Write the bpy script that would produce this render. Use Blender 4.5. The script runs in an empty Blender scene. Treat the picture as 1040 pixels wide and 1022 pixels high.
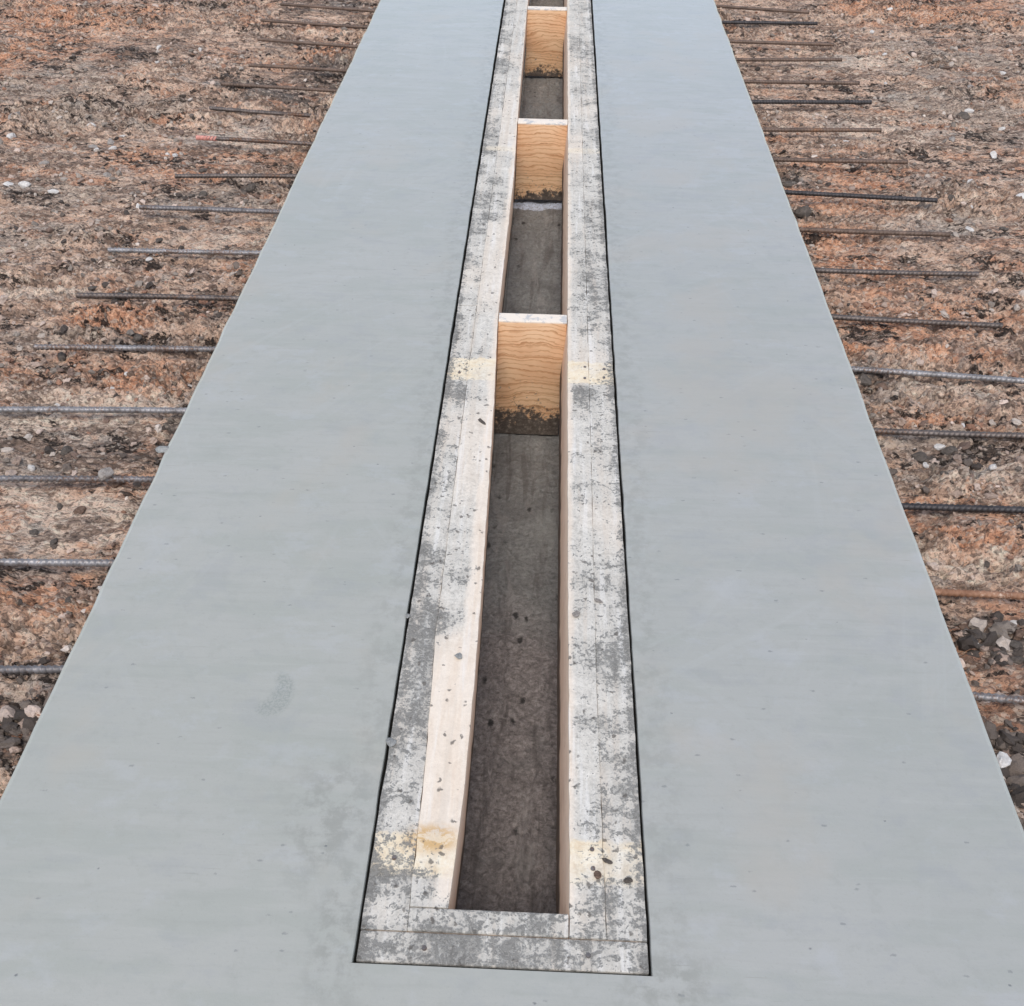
import bpy, bmesh, math, random
import numpy as np
from mathutils import Vector, Matrix

random.seed(7)
rng = np.random.default_rng(7)
scene = bpy.context.scene
COL = scene.collection
R = math.radians

# ------------------------------------------------------------------ sizes (metres)
SLAB_W = 0.8732          # half width of the concrete strip
FORM_W = 0.2216          # half width of the timber form
Y0, Y1 = 0.814, 9.0      # near and far end of the form

# ------------------------------------------------------------------ node helpers
class NT:
    def __init__(self, name):
        self.m = bpy.data.materials.new(name); self.m.use_nodes = True
        self.t = self.m.node_tree; self.t.nodes.clear()
        self.out = self.t.nodes.new('ShaderNodeOutputMaterial')
        self.b = self.t.nodes.new('ShaderNodeBsdfPrincipled')
        self.t.links.new(self.b.outputs[0], self.out.inputs[0])
    def n(self, typ, **kw):
        nd = self.t.nodes.new(typ)
        for k, v in kw.items(): setattr(nd, k, v)
        return nd
    def put(self, sock, v):
        if hasattr(v, 'is_output'): self.t.links.new(v, sock)
        elif isinstance(v, (tuple, list)):
            n = len(sock.default_value)
            v = tuple(v)
            if n == 4 and len(v) == 3: v = v + (1,)
            sock.default_value = v
        else: sock.default_value = v
    def math(self, op, a, b=0.0, c=None, clamp=False):
        nd = self.n('ShaderNodeMath', operation=op); nd.use_clamp = clamp
        self.put(nd.inputs[0], a); self.put(nd.inputs[1], b)
        if c is not None: self.put(nd.inputs[2], c)
        return nd.outputs[0]
    def mul(self, a, b): return self.math('MULTIPLY', a, b)
    def add(self, a, b): return self.math('ADD', a, b)
    def sub(self, a, b): return self.math('SUBTRACT', a, b)
    def mx(self, a, b): return self.math('MAXIMUM', a, b)
    def mn(self, a, b): return self.math('MINIMUM', a, b)
    def pos(self):
        tc = self.n('ShaderNodeTexCoord'); return tc.outputs['Object']
    def world(self):
        return self.n('ShaderNodeNewGeometry').outputs['Position']
    def xyz(self, v):
        s = self.n('ShaderNodeSeparateXYZ'); self.put(s.inputs[0], v); return s.outputs
    def mapv(self, v, scale=(1, 1, 1), loc=(0, 0, 0), rot=(0, 0, 0)):
        m = self.n('ShaderNodeMapping'); self.put(m.inputs[0], v)
        m.inputs['Location'].default_value = loc; m.inputs['Scale'].default_value = scale
        m.inputs['Rotation'].default_value = rot
        return m.outputs[0]
    def noise(self, v, scale, detail=5, rough=.6, dist=0.0):
        nd = self.n('ShaderNodeTexNoise'); self.put(nd.inputs['Vector'], v)
        nd.inputs['Scale'].default_value = scale; nd.inputs['Detail'].default_value = detail
        nd.inputs['Roughness'].default_value = rough; nd.inputs['Distortion'].default_value = dist
        return nd.outputs[0]
    def voro(self, v, scale, feature='F1', out=0, rand=1.0):
        nd = self.n('ShaderNodeTexVoronoi', feature=feature); self.put(nd.inputs['Vector'], v)
        nd.inputs['Scale'].default_value = scale; nd.inputs['Randomness'].default_value = rand
        return nd.outputs[out]
    def step(self, v, lo, hi):      # smooth step 0..1 between lo and hi
        nd = self.n('ShaderNodeMapRange', interpolation_type='SMOOTHSTEP'); nd.clamp = True
        self.put(nd.inputs[0], v); self.put(nd.inputs[1], lo); self.put(nd.inputs[2], hi)
        nd.inputs[3].default_value = 0; nd.inputs[4].default_value = 1
        return nd.outputs[0]
    def mix(self, f, a, b, mode='MIX'):
        nd = self.n('ShaderNodeMix', data_type='RGBA', blend_type=mode)
        self.put(nd.inputs[0], f); self.put(nd.inputs[6], a); self.put(nd.inputs[7], b)
        return nd.outputs[2]
    def ramp(self, v, stops):
        nd = self.n('ShaderNodeValToRGB'); self.put(nd.inputs[0], v)
        e = nd.color_ramp.elements
        while len(e) < len(stops): e.new(.5)
        for el, (p, c) in zip(e, stops):
            el.position = p; el.color = (c[0], c[1], c[2], 1) if len(c) == 3 else c
        return nd.outputs[0]
    def attr(self, name, out=0):
        nd = self.n('ShaderNodeAttribute', attribute_name=name); return nd.outputs[out]
    def bump(self, h, strength=.5, dist=.01, normal=None):
        nd = self.n('ShaderNodeBump'); self.put(nd.inputs['Height'], h)
        nd.inputs['Strength'].default_value = strength; nd.inputs['Distance'].default_value = dist
        if normal is not None: self.put(nd.inputs['Normal'], normal)
        return nd.outputs[0]
    def blob(self, x, y, cx, cy, rx, ry, soft=.5):   # elliptical patch, 1 inside
        a = self.math('DIVIDE', self.sub(x, cx), rx); b = self.math('DIVIDE', self.sub(y, cy), ry)
        r = self.math('SQRT', self.add(self.mul(a, a), self.mul(b, b)))
        return self.sub(1.0, self.step(r, 1 - soft, 1 + soft))
    def band(self, v, a, b, f):     # 1 for a<v<b with feather f
        return self.mul(self.step(v, a - f, a + f), self.sub(1.0, self.step(v, b - f, b + f)))
    def done(self, color, rough=.7, normal=None, spec=.5):
        self.put(self.b.inputs['Base Color'], color); self.put(self.b.inputs['Roughness'], rough)
        self.put(self.b.inputs['Specular IOR Level'], spec)
        if normal is not None: self.put(self.b.inputs['Normal'], normal)
        return self.m

# ------------------------------------------------------------------ object helpers
def tag(o, label=None, cat=None, group=None, kind=None):
    if label: o['label'] = label
    if cat: o['category'] = cat
    if group: o['group'] = group
    if kind: o['kind'] = kind
    return o
def link(name, mesh, mat=None, parent=None):
    o = bpy.data.objects.new(name, mesh); COL.objects.link(o)
    if mat and mesh: mesh.materials.append(mat)
    if parent: o.parent = parent
    return o
def mesh_np(name, verts, faces, smooth=False):
    verts = np.asarray(verts, np.float32); faces = np.asarray(faces, np.int32)
    me = bpy.data.meshes.new(name); k = faces.shape[1]
    me.vertices.add(len(verts)); me.vertices.foreach_set('co', verts.ravel())
    me.loops.add(faces.size); me.loops.foreach_set('vertex_index', faces.ravel())
    me.polygons.add(len(faces)); me.polygons.foreach_set('loop_start', np.arange(len(faces), dtype=np.int32) * k)
    me.polygons.foreach_set('use_smooth', np.full(len(faces), smooth, bool))
    me.update(calc_edges=True); me.validate()
    return me
def grid_faces(nr, nc):
    i = np.arange(nr - 1)[:, None] * nc + np.arange(nc - 1)[None, :]
    i = i.ravel(); return np.stack([i, i + 1, i + nc + 1, i + nc], 1)
def color_attr(me, name, cols):
    a = me.color_attributes.new(name, 'FLOAT_COLOR', 'POINT')
    c = np.ones((len(me.vertices), 4), np.float32); c[:, :cols.shape[1]] = cols
    a.data.foreach_set('color', c.ravel())

# vectorised value noise
def _h(ix, iy, s):
    n = (ix.astype(np.int64) * 374761393 + iy.astype(np.int64) * 668265263 + s * 974634777) & 0x7fffffff
    n = ((n ^ (n >> 13)) * 1274126177) & 0x7fffffff
    n = n ^ (n >> 16)
    return (n & 0xffff) / 65535.0
def vnoise(x, y, s=0):
    ix = np.floor(x); iy = np.floor(y); fx = x - ix; fy = y - iy
    ux = fx * fx * fx * (fx * (fx * 6 - 15) + 10); uy = fy * fy * fy * (fy * (fy * 6 - 15) + 10)
    a = _h(ix, iy, s); b = _h(ix + 1, iy, s); c = _h(ix, iy + 1, s); d = _h(ix + 1, iy + 1, s)
    return (a + (b - a) * ux) * (1 - uy) + (c + (d - c) * ux) * uy
def fbm(x, y, s=0, o=4, g=.5):
    t = 0; a = 1; w = 0
    for k in range(o):
        c, sn = math.cos(.7 * k + .3), math.sin(.7 * k + .3)
        t = t + a * vnoise((c * x - sn * y) * 2 ** k, (sn * x + c * y) * 2 ** k, s + k * 17); w += a; a *= g
    return t / w
def clods(x, y, s=0):               # rounded lumps: distance to jittered cell centres
    ix = np.floor(x); iy = np.floor(y); best = np.full(x.shape, 9.0)
    for dx in (-1, 0, 1):
        for dy in (-1, 0, 1):
            cx = ix + dx + _h(ix + dx, iy + dy, s); cy = iy + dy + _h(ix + dx, iy + dy, s + 5)
            rad = .35 + .65 * _h(ix + dx, iy + dy, s + 9)
            best = np.minimum(best, ((x - cx) ** 2 + (y - cy) ** 2) / rad ** 2)
    return np.clip(1 - best, 0, 1)

# ------------------------------------------------------------------ rebar layout: (tip x, tip y, y at slab edge)
LEFT = [(-1.43, 1.409, 1.438), (-1.44, 1.735, 1.754), (-1.42, 2.026, 2.054), (-1.43, 2.329, 2.348),
        (-1.432, 2.638, 2.658), (-1.417, 2.946, 2.953), (-1.422, 3.26, 3.266), (-1.415, 3.583, 3.577),
        (-1.369, 3.872, 3.887), (-1.386, 4.244, 4.207), (-1.422, 4.586, 4.521), (-1.447, 4.888, 4.822),
        (-1.379, 5.14, 5.086), (-1.42, 5.515, 5.448), (-1.48, 5.857, 5.769), (-1.437, 6.15, 6.048)]
RIGHT = [(1.43, 1.41, 1.461), (1.42, 1.741, 1.756), (1.43, 2.055, 2.052), (1.44, 2.366, 2.366),
         (1.43, 2.618, 2.664), (1.425, 2.944, 2.965), (1.442, 3.26, 3.266), (1.435, 3.563, 3.565),
         (1.465, 3.85, 3.88), (1.443, 4.208, 4.188), (1.413, 4.54, 4.502), (1.44, 4.857, 4.828),
         (1.444, 5.126, 5.098), (1.426, 5.448, 5.407), (1.431, 5.677, 5.698), (1.413, 6.041, 6.015),
         (1.405, 6.237, 6.325)]
BAR_Z, BAR_R = -0.085, 0.0080

# ------------------------------------------------------------------ soil: colour patches that lie in the ground
orange = [(-2.55,5.87,0.45,0.43),(-2.53,5.31,0.28,0.29),(-1.54,4.08,0.19,0.14),(-1.36,4.0,0.15,0.09),(-1.08,2.5,0.14,0.09),(-1.42,2.48,0.11,0.09),(-1.08,5.43,0.12,0.18),(-0.92,1.72,0.13,0.06),(-1.05,1.66,0.13,0.09),(2.2,6.48,0.5,0.39),(1.77,6.47,0.28,0.2),(1.22,4.26,0.24,0.14),(1.28,4.1,0.19,0.11),(1.12,3.92,0.15,0.09),(1.04,3.58,0.14,0.11),(1.07,3.4,0.2,0.1),(1.16,3.23,0.19,0.09),(1.1,3.02,0.19,0.09),(0.95,2.05,0.12,0.08),(1.11,2.04,0.14,0.08),(1.07,1.96,0.12,0.05),(1.06,2.85,0.21,0.08),(1.13,2.45,0.11,0.05),(-0.9,2.96,0.15,0.07),(-1.26,2.83,0.18,0.08),(1.22,2.8,0.18,0.07)]
grey = [(-2.22,4.98,0.35,0.33),(-1.9,4.56,0.33,0.29),(-1.79,3.8,0.29,0.16),(-1.73,3.44,0.2,0.11),(-0.74,3.5,0.1,0.08),(-1.2,3.73,0.25,0.08),(-1.25,2.16,0.22,0.07),(-1.14,2.3,0.21,0.05),(2.07,5.61,0.35,0.39),(1.95,4.9,0.22,0.23),(1.8,4.97,0.22,0.21),(1.11,2.34,0.16,0.06),(1.04,2.64,0.11,0.06),(1.55,3.7,0.18,0.15),(-1.26,2.34,0.13,0.05),(-1.1,3.85,0.22,0.07),(-1.4,2.73,0.17,0.05)]
dark = [(-1.03,5.14,0.18,0.19),(-1.14,4.8,0.22,0.1),(-1.11,6.27,0.16,0.15),(-2.02,5.35,0.14,0.15),(-0.94,1.3,0.09,0.09),(1.03,1.62,0.13,0.1),(0.95,1.4,0.12,0.09),(1.1,1.4,0.12,0.2),(0.99,1.67,0.09,0.07),(0.94,1.2,0.1,0.12),(0.97,4.04,0.08,0.09),(0.96,3.78,0.07,0.08),(-0.92,2.33,0.05,0.06),(-0.84,1.41,0.1,0.1),(0.97,2.64,0.07,0.07),(-1.34,4.98,0.22,0.08),(-1.1,3.85,0.07,0.07),(1.09,2.3,0.1,0.04),(-1.25,3.8,0.14,0.05),(-1.18,2.69,0.2,0.03),(-1.01,2.18,0.1,0.04)]
pale = [(-1.17,1.95,0.14,0.08),(-1.05,1.89,0.16,0.08),(-0.98,1.98,0.12,0.08),(-1.25,2.31,0.16,0.04),(1.11,2.19,0.18,0.07),(0.97,1.86,0.14,0.05),(-1.08,2.37,0.13,0.06),(-1.5,3.0,0.18,0.07),(1.17,2.6,0.17,0.05),(1.46,4.65,0.26,0.12),(-1.38,2.45,0.11,0.05),(1.53,5.57,0.2,0.15),(-0.92,3.38,0.2,0.06),(-1.21,4.34,0.24,0.11)]
def patch(x, y, blobs, seed, base=.0):
    wx = x + .10 * (fbm(x * 7, y * 12, seed, 3) - .5); wy = y + .08 * (fbm(x * 8, y * 12, seed + 50, 3) - .5)
    v = np.zeros_like(x)
    for (a, b, ra, rb) in blobs:
        d = ((wx - a) / (ra * 1.15)) ** 2 + ((wy - b) / (rb * 1.15)) ** 2
        v = np.maximum(v, np.exp(-d * 1.1))
    n = fbm(x * 3.2, y * 6.5, seed + 90, 4)
    return np.clip(v + base * np.clip((n - .55) * 5, 0, 1), 0, 1)

def ground_h(x, y, fine=True):
    x = np.asarray(x, float); y = np.asarray(y, float)
    ax = np.abs(x)
    h = -.129 + .022 * (fbm(x * 1.1, y * 1.7, 3, 3) - .5)
    rough = .45 + 1.1 * np.clip((fbm(x * 1.5, y * 3, 77, 3) - .38) * 3, 0, 1)
    near = np.exp(-np.clip(ax - SLAB_W, 0, 9) / .12)
    rough = rough * (1 + .6 * near)
    h = h + rough * .044 * (fbm(x * 5, y * 9, 11, 3) - .5)
    h = h + rough * .038 * (np.abs(fbm(x * 12 , y * 24, 21, 4, .6) - .5) * -2 + .25)
    h = h + rough * .013 * clods(x * 20 + fbm(x * 60, y * 60, 71, 2), y * 26 + fbm(x * 60, y * 60, 72, 2), 31) * np.clip((fbm(x * 4, y * 4, 41, 2) - .35) * 4, 0, 1)
    h = h + rough * .016 * clods(x * 9 + .8 * fbm(x * 30, y * 30, 75, 3), y * 13 + .8 * fbm(x * 30, y * 30, 76, 3), 37) * np.clip((fbm(x * 2.2, y * 3, 45, 2) - .42) * 5, 0, 1)
    if fine:
        h = h + rough * .009 * clods(x * 44 + fbm(x * 90, y * 90, 73, 2), y * 52 + fbm(x * 90, y * 90, 74, 2), 33) * np.clip((fbm(x * 6, y * 7, 43, 2) - .3) * 4, 0, 1)
        h = h + rough * .022 * (fbm(x * 36, y * 66, 51, 3, .6) - .5)
    # fades to smooth far out, never stands above the bars
    far = np.clip((np.maximum(ax - 4, y - 10)) / 10, 0, 1)
    h = h * (1 - far) + (-.122) * far
    for bars in (LEFT, RIGHT):
        for tx, ty, ey in bars:
            yb = ey + (ty - ey) * np.clip((ax - SLAB_W) / (abs(tx) - SLAB_W), 0, 1.05)
            on = (np.sign(x) == np.sign(tx)) & (ax < abs(tx) + .03)
            w = np.where(on, np.clip(2.0 - np.abs(y - yb) / .030, 0, 1), 0)
            h = np.where(w > 0, np.minimum(h, -.0955 * w + (1 - w) * h), h)
    return h

# ------------------------------------------------------------------ GROUND
def build_ground():
    xs = [SLAB_W - .03]
    while xs[-1] < 3.1: xs.append(xs[-1] + .0046 + .0022 * (xs[-1] - SLAB_W))
    d = .02
    while xs[-1] < 250: xs.append(xs[-1] + d); d *= 1.22
    xs = np.array(xs); inner = np.array([0, .25, .5, .7, .8])
    X = np.concatenate([-xs[::-1], -inner[:0:-1], inner, xs])
    ys = [1.0]
    while ys[-1] < 7.3: ys.append(ys[-1] + .0035 + .0013 * (ys[-1] - .8))
    d = .02
    while ys[-1] < 300: ys.append(ys[-1] + d); d *= 1.22
    lo = [1.0]; d = .006
    while lo[-1] > -60: lo.append(lo[-1] - d); d *= 1.2
    Y = np.array(lo[:0:-1] + ys)
    gx, gy = np.meshgrid(X, Y)
    x = gx.ravel(); y = gy.ravel()
    h = ground_h(x, y)
    h = np.where((np.abs(x) < SLAB_W - .035), -.6, h)      # excavated under the strip
    me = mesh_np('ground', np.stack([x, y, h], 1), grid_faces(len(Y), len(X)), True)
    c = np.stack([patch(x, y, orange, 100, .35), patch(x, y, grey, 200, .5), patch(x, y, dark, 300, .12)], 1)
    p = patch(x, y, pale, 400, .45)
    a = me.color_attributes.new('soil', 'FLOAT_COLOR', 'POINT')
    a.data.foreach_set('color', np.concatenate([c, p[:, None]], 1).astype(np.float32).ravel())
    return me

def soil_material():
    g = NT('soil'); P = g.world()
    s = g.attr('soil'); sx = g.n('ShaderNodeSeparateColor'); g.put(sx.inputs[0], s)
    o, gr, dk = sx.outputs[0], sx.outputs[1], sx.outputs[2]; pl = g.attr('soil', 3)
    A = g.mapv(P, (1, 1.7, 1))
    n1 = g.noise(A, 9, 8, .68); n2 = g.noise(A, 40, 6, .7, .4); n3 = g.noise(A, 140, 4, .7); n4 = g.noise(A, 3, 4, .6)
    c = g.ramp(n1, [(.28, (0.126, 0.080, 0.057)), (.39, (0.375, 0.237, 0.162)), (.48, (0.576, 0.384, 0.270)), (.57, (0.739, 0.509, 0.365)), (.70, (0.850, 0.688, 0.514))])
    j = g.mul(g.sub(n2, .5), 1.6)
    c = g.mix(g.mul(g.step(g.add(o, j), .30, .75), .80), c, g.ramp(n2, [(.30, (0.276, 0.109, 0.054)), (.45, (0.576, 0.255, 0.130)), (.55, (0.751, 0.395, 0.232)), (.70, (0.850, 0.573, 0.392))]))
    c = g.mix(g.mul(g.step(g.add(gr, j), .35, .85), .62), c, g.ramp(n2, [(.30, (0.188, 0.151, 0.119)), (.48, (0.375, 0.308, 0.242)), (.66, (0.626, 0.521, 0.417))]))
    c = g.mix(g.mul(g.step(g.add(pl, j), .35, .85), .8), c, g.ramp(n2, [(.28, (0.500, 0.355, 0.257)), (.47, (0.776, 0.573, 0.433)), (.68, (0.850, 0.790, 0.617))]))
    c = g.mix(g.mul(g.step(g.add(dk, j), .3, .8), .85), c, g.ramp(n2, [(.25, (.030, .027, .025)), (.5, (.085, .076, .069)), (.8, (0.238, 0.193, 0.154))]))
    mb = g.noise(g.mapv(P, (1, 2.4, 1), (1.7, 4.4, 0)), 5.0, 8, .70)
    mg = g.noise(g.mapv(P, (1, 2.2, 1), (5, 2.4, 0)), 4.2, 7, .66)
    c = g.mix(g.mul(g.step(mg, .53, .61), .6), c, g.ramp(n2, [(.32, (.14, .122, .105)), (.5, (.31, .275, .24)), (.68, (.50, .45, .40))]))
    mo = g.noise(g.mapv(P, (1, 2.2, 1), (8, 1, 0)), 3.6, 6, .62)
    c = g.mix(g.mul(g.step(mo, .53, .63), .66), c, g.ramp(n2, [(.30, (0.236, 0.097, 0.050)), (.47, (0.529, 0.238, 0.126)), (.60, (0.723, 0.399, 0.246)), (.72, (0.850, 0.567, 0.395))]))
    c = g.mix(g.mul(g.step(mb, .505, .560), .84), c, g.ramp(n2, [(.32, (.050, .036, .028)), (.5, (0.229, 0.152, 0.108)), (.68, (0.500, 0.354, 0.264))]))
    n5 = g.add(g.noise(g.mapv(P, (1, 2.3, 1)), 17, 8, .76), g.mul(g.sub(g.noise(g.mapv(P, (1, 1.6, 1), (5, 9, 0)), 4.5, 3, .55), .5), .55))
    n5 = g.sub(n5, g.mul(pl, .10))
    c = g.mix(g.mul(g.step(n5, .562, .590), .94), c, g.ramp(n2, [(.40, (.016, .012, .010)), (.65, (.10, .072, .055))]))  # near-black streaks: crevice shade painted into the soil colour
    c = g.mix(g.mul(g.step(g.noise(g.mapv(P, (1, 2.6, 1), (4, 2, 1)), 19, 6, .72), .57, .63), .7), c, g.ramp(n2, [(.3, (0.526, 0.378, 0.273)), (.7, (0.850, 0.722, 0.555))]))
    # fine grains: dark crumbs and light grit
    v = g.voro(A, 95, 'F1', 1); vs = g.n('ShaderNodeSeparateColor'); g.put(vs.inputs[0], v)
    c = g.mix(g.mul(g.step(vs.outputs[0], .72, .80), .55), c, (.055, .043, .036))
    c = g.mix(g.mul(g.step(vs.outputs[1], .84, .9), .5), c, (0.701, 0.550, 0.433))
    c = g.mix(g.mul(g.step(n3, .53, .62), .6), c, (.07, .052, .043))
    c = g.mix(g.mul(g.step(n3, .42, .34), .0), c, c)
    hgt = g.add(g.mul(n2, .6), g.add(g.mul(n3, .35), g.mul(g.sub(1.0, g.voro(A, 95)), .25)))
    return g.done(c, .92, g.bump(g.sub(hgt, g.mul(g.step(n5, .575, .625), .4)), 1.0, .018), .25)

# ------------------------------------------------------------------ stones
def stone_mesh(name, seed, sub=2, flat=.65, rough=.28):
    bm = bmesh.new(); bmesh.ops.create_icosphere(bm, subdivisions=sub, radius=1)
    r = np.random.default_rng(seed)
    planes = r.normal(size=(9, 3)); planes /= np.linalg.norm(planes, axis=1)[:, None]; dist = r.uniform(.55, .95, 9)
    sc = (r.uniform(.8, 1.25), r.uniform(.7, 1.0), flat * r.uniform(.85, 1.15))
    for v in bm.verts:
        p = np.array(v.co)
        for n, d in zip(planes, dist):      # chip flats off the lump
            q = p @ n
            if q > d: p = p - n * (q - d) * .9
        p = p * (1 + rough * r.uniform(-.42, .42)) * sc
        v.co = p
    me = bpy.data.meshes.new(name); bm.to_mesh(me); bm.free()
    return me
def stone_mat(name, a, b, c=None):
    g = NT(name); P = g.pos()
    n = g.noise(P, 2.4, 6, .65); n2 = g.noise(P, 9, 3, .6)
    col = g.ramp(n, [(.3, a), (.62, b)])
    col = g.mix(g.mul(g.step(n2, .55, .7), .5), col, c or a)
    return g.done(col, .85, g.bump(g.add(n2, n), .8, .004), .2)

# ------------------------------------------------------------------ CONCRETE
def concrete_material():
    g = NT('trowelled_concrete'); P = g.world(); x, y, z = g.xyz(P)
    big = g.noise(P, 1.3, 4, .55); mid = g.noise(g.mapv(P, (2.2, 7, 1)), 1.6, 5, .6)
    st = g.noise(g.mapv(P, (5, 60, 5)), 1.0, 5, .62); fine = g.noise(P, 170, 3, .6); gr = g.noise(P, 26, 6, .65)
    c = g.mix(g.step(big, .35, .65), (0.380, 0.376, 0.326), (0.404, 0.394, 0.345))
    c = g.mix(g.mul(g.step(mid, .46, .62), .6), c, (0.352, 0.356, 0.303))
    c = g.mix(g.mul(g.step(st, .52, .70), .26), c, (0.322, 0.322, 0.275))
    c = g.mix(g.mul(g.step(st, .46, .30), .24), c, (0.438, 0.428, 0.372))
    bl = g.noise(g.mapv(P, (1, 1.5, 1), (6, 1, 3)), 6.5, 6, .68)
    c = g.mix(g.mul(g.step(bl, .53, .66), .22), c, (.30, .305, .30))
    c = g.mix(g.mul(g.step(bl, .46, .34), .22), c, (.455, .455, .45))
    c = g.mix(g.mul(g.step(gr, .52, .70), .34), c, (0.327, 0.327, 0.278))
    c = g.mix(g.mul(g.step(fine, .58, .72), .25), c, (0.308, 0.304, 0.256))
    # faint warm mottling
    c = g.mix(g.mul(g.step(g.noise(g.mapv(P, (1, 1, 1), (3, 8, 2)), 3.2, 4, .6), .52, .68), .55), c, (0.414, 0.382, 0.314))
    # slightly cooler tone towards the right
    c = g.mix(g.mul(g.step(x, -.2, .5), .55), c, (.955, .958, 1.0), 'MULTIPLY')
    # heel print in the paste
    j = g.mul(g.sub(g.noise(P, 60, 4, .7), .5), .9)
    b1 = g.blob(x, y, -.452, 1.322, .037, .054, .35); b2 = g.blob(x, y, -.486, 1.342, .034, .046, .45)
    hp = g.math('MULTIPLY', b1, g.sub(1.0, g.mul(b2, .95)), clamp=True)
    hs_ = g.step(g.add(hp, g.mul(j, .9)), .15, .95)
    pm = g.mul(hs_, g.add(.30, g.mul(g.step(g.noise(P, 190, 3, .7), .42, .60), .70)))
    c = g.mix(g.mul(pm, .55), c, (0.213, 0.235, 0.204))
    # smears where the trowel dragged beside the form
    sm = g.mx(g.blob(x, y, -.30, 1.06, .07, .11, .7), g.mx(g.blob(x, y, -.255, .86, .04, .12, .7), g.blob(x, y, .245, .80, .07, .05, .7)))
    sm = g.mx(sm, g.mul(g.band(g.math('ABSOLUTE', x), .20, .29, .035), .55))
    c = g.mix(g.mul(g.mul(sm, g.step(gr, .42, .60)), .62), c, (0.272, 0.267, 0.226))
    # curved sweeps of the trowel
    for (cx_, cy_, sd) in ((-2.3, 2.2, 0.), (2.4, 3.4, 3.), (-1.9, 5.0, 7.), (2.1, .6, 11.)):
        dx = g.sub(x, cx_); dy = g.sub(y, cy_)
        rr_ = g.math('SQRT', g.add(g.mul(dx, dx), g.mul(dy, dy))); an_ = g.math('ARCTAN2', dy, dx)
        cv = g.n('ShaderNodeCombineXYZ'); g.put(cv.inputs[0], g.mul(rr_, 26.0)); g.put(cv.inputs[1], g.mul(an_, 2.2)); cv.inputs[2].default_value = sd
        tw = g.noise(cv.outputs[0], 1.0, 4, .6); wh = g.step(g.noise(g.mapv(P, (1, 1, 1), (sd, sd, 0)), 1.6, 2, .5), .46, .60)
        c = g.mix(g.mul(g.mul(g.step(tw, .54, .70), wh), .11), c, (0.312, 0.325, 0.303))
        c = g.mix(g.mul(g.mul(g.step(tw, .44, .30), wh), .09), c, (0.489, 0.490, 0.466))
    # small pits and flecks
    vd = g.voro(g.mapv(P, (1, 1.2, 1)), 17); cell = g.voro(g.mapv(P, (1, 1.2, 1)), 17, 'F1', 1)
    cs = g.n('ShaderNodeSeparateColor'); g.put(cs.inputs[0], cell)
    fl = g.mul(g.sub(1.0, g.step(g.add(vd, g.mul(g.sub(fine, .5), .12)), .01, .06)), g.step(cs.outputs[0], .72, .74))
    c = g.mix(g.mul(fl, .7), c, (0.114, 0.118, 0.114))
    vd2 = g.voro(g.mapv(P, (1, 2.2, 1), (7, 3, 0)), 30); c2 = g.voro(g.mapv(P, (1, 2.2, 1), (7, 3, 0)), 30, 'F1', 1)
    cs2 = g.n('ShaderNodeSeparateColor'); g.put(cs2.inputs[0], c2)
    fl2 = g.mul(g.sub(1.0, g.step(g.add(vd2, g.mul(g.sub(fine, .5), .5)), .05, .20)), g.step(g.add(cs2.outputs[0], g.mul(g.sub(big, .5), .5)), .86, .88))
    c = g.mix(g.mul(fl2, .5), c, (.16, .165, .16))
    # scratches across the strip
    scr = g.noise(g.mapv(P, (9, 160, 1), (0, 0, 0), (0, 0, .06)), 1.0, 2, .5)
    c = g.mix(g.mul(g.mul(g.step(scr, .69, .73), g.step(big, .45, .6)), .45), c, (0.255, 0.255, 0.215))
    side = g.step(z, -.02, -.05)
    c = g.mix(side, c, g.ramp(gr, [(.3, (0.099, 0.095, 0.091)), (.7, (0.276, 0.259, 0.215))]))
    hgt = g.add(g.mul(st, .25), g.add(g.mul(gr, .5), g.sub(g.mul(fine, .25), g.mul(fl, 1.2))))
    rg = g.add(.17, g.mul(g.sub(mid, .5), .25))
    return g.done(c, rg, g.bump(hgt, .26, .004), .95)

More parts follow.
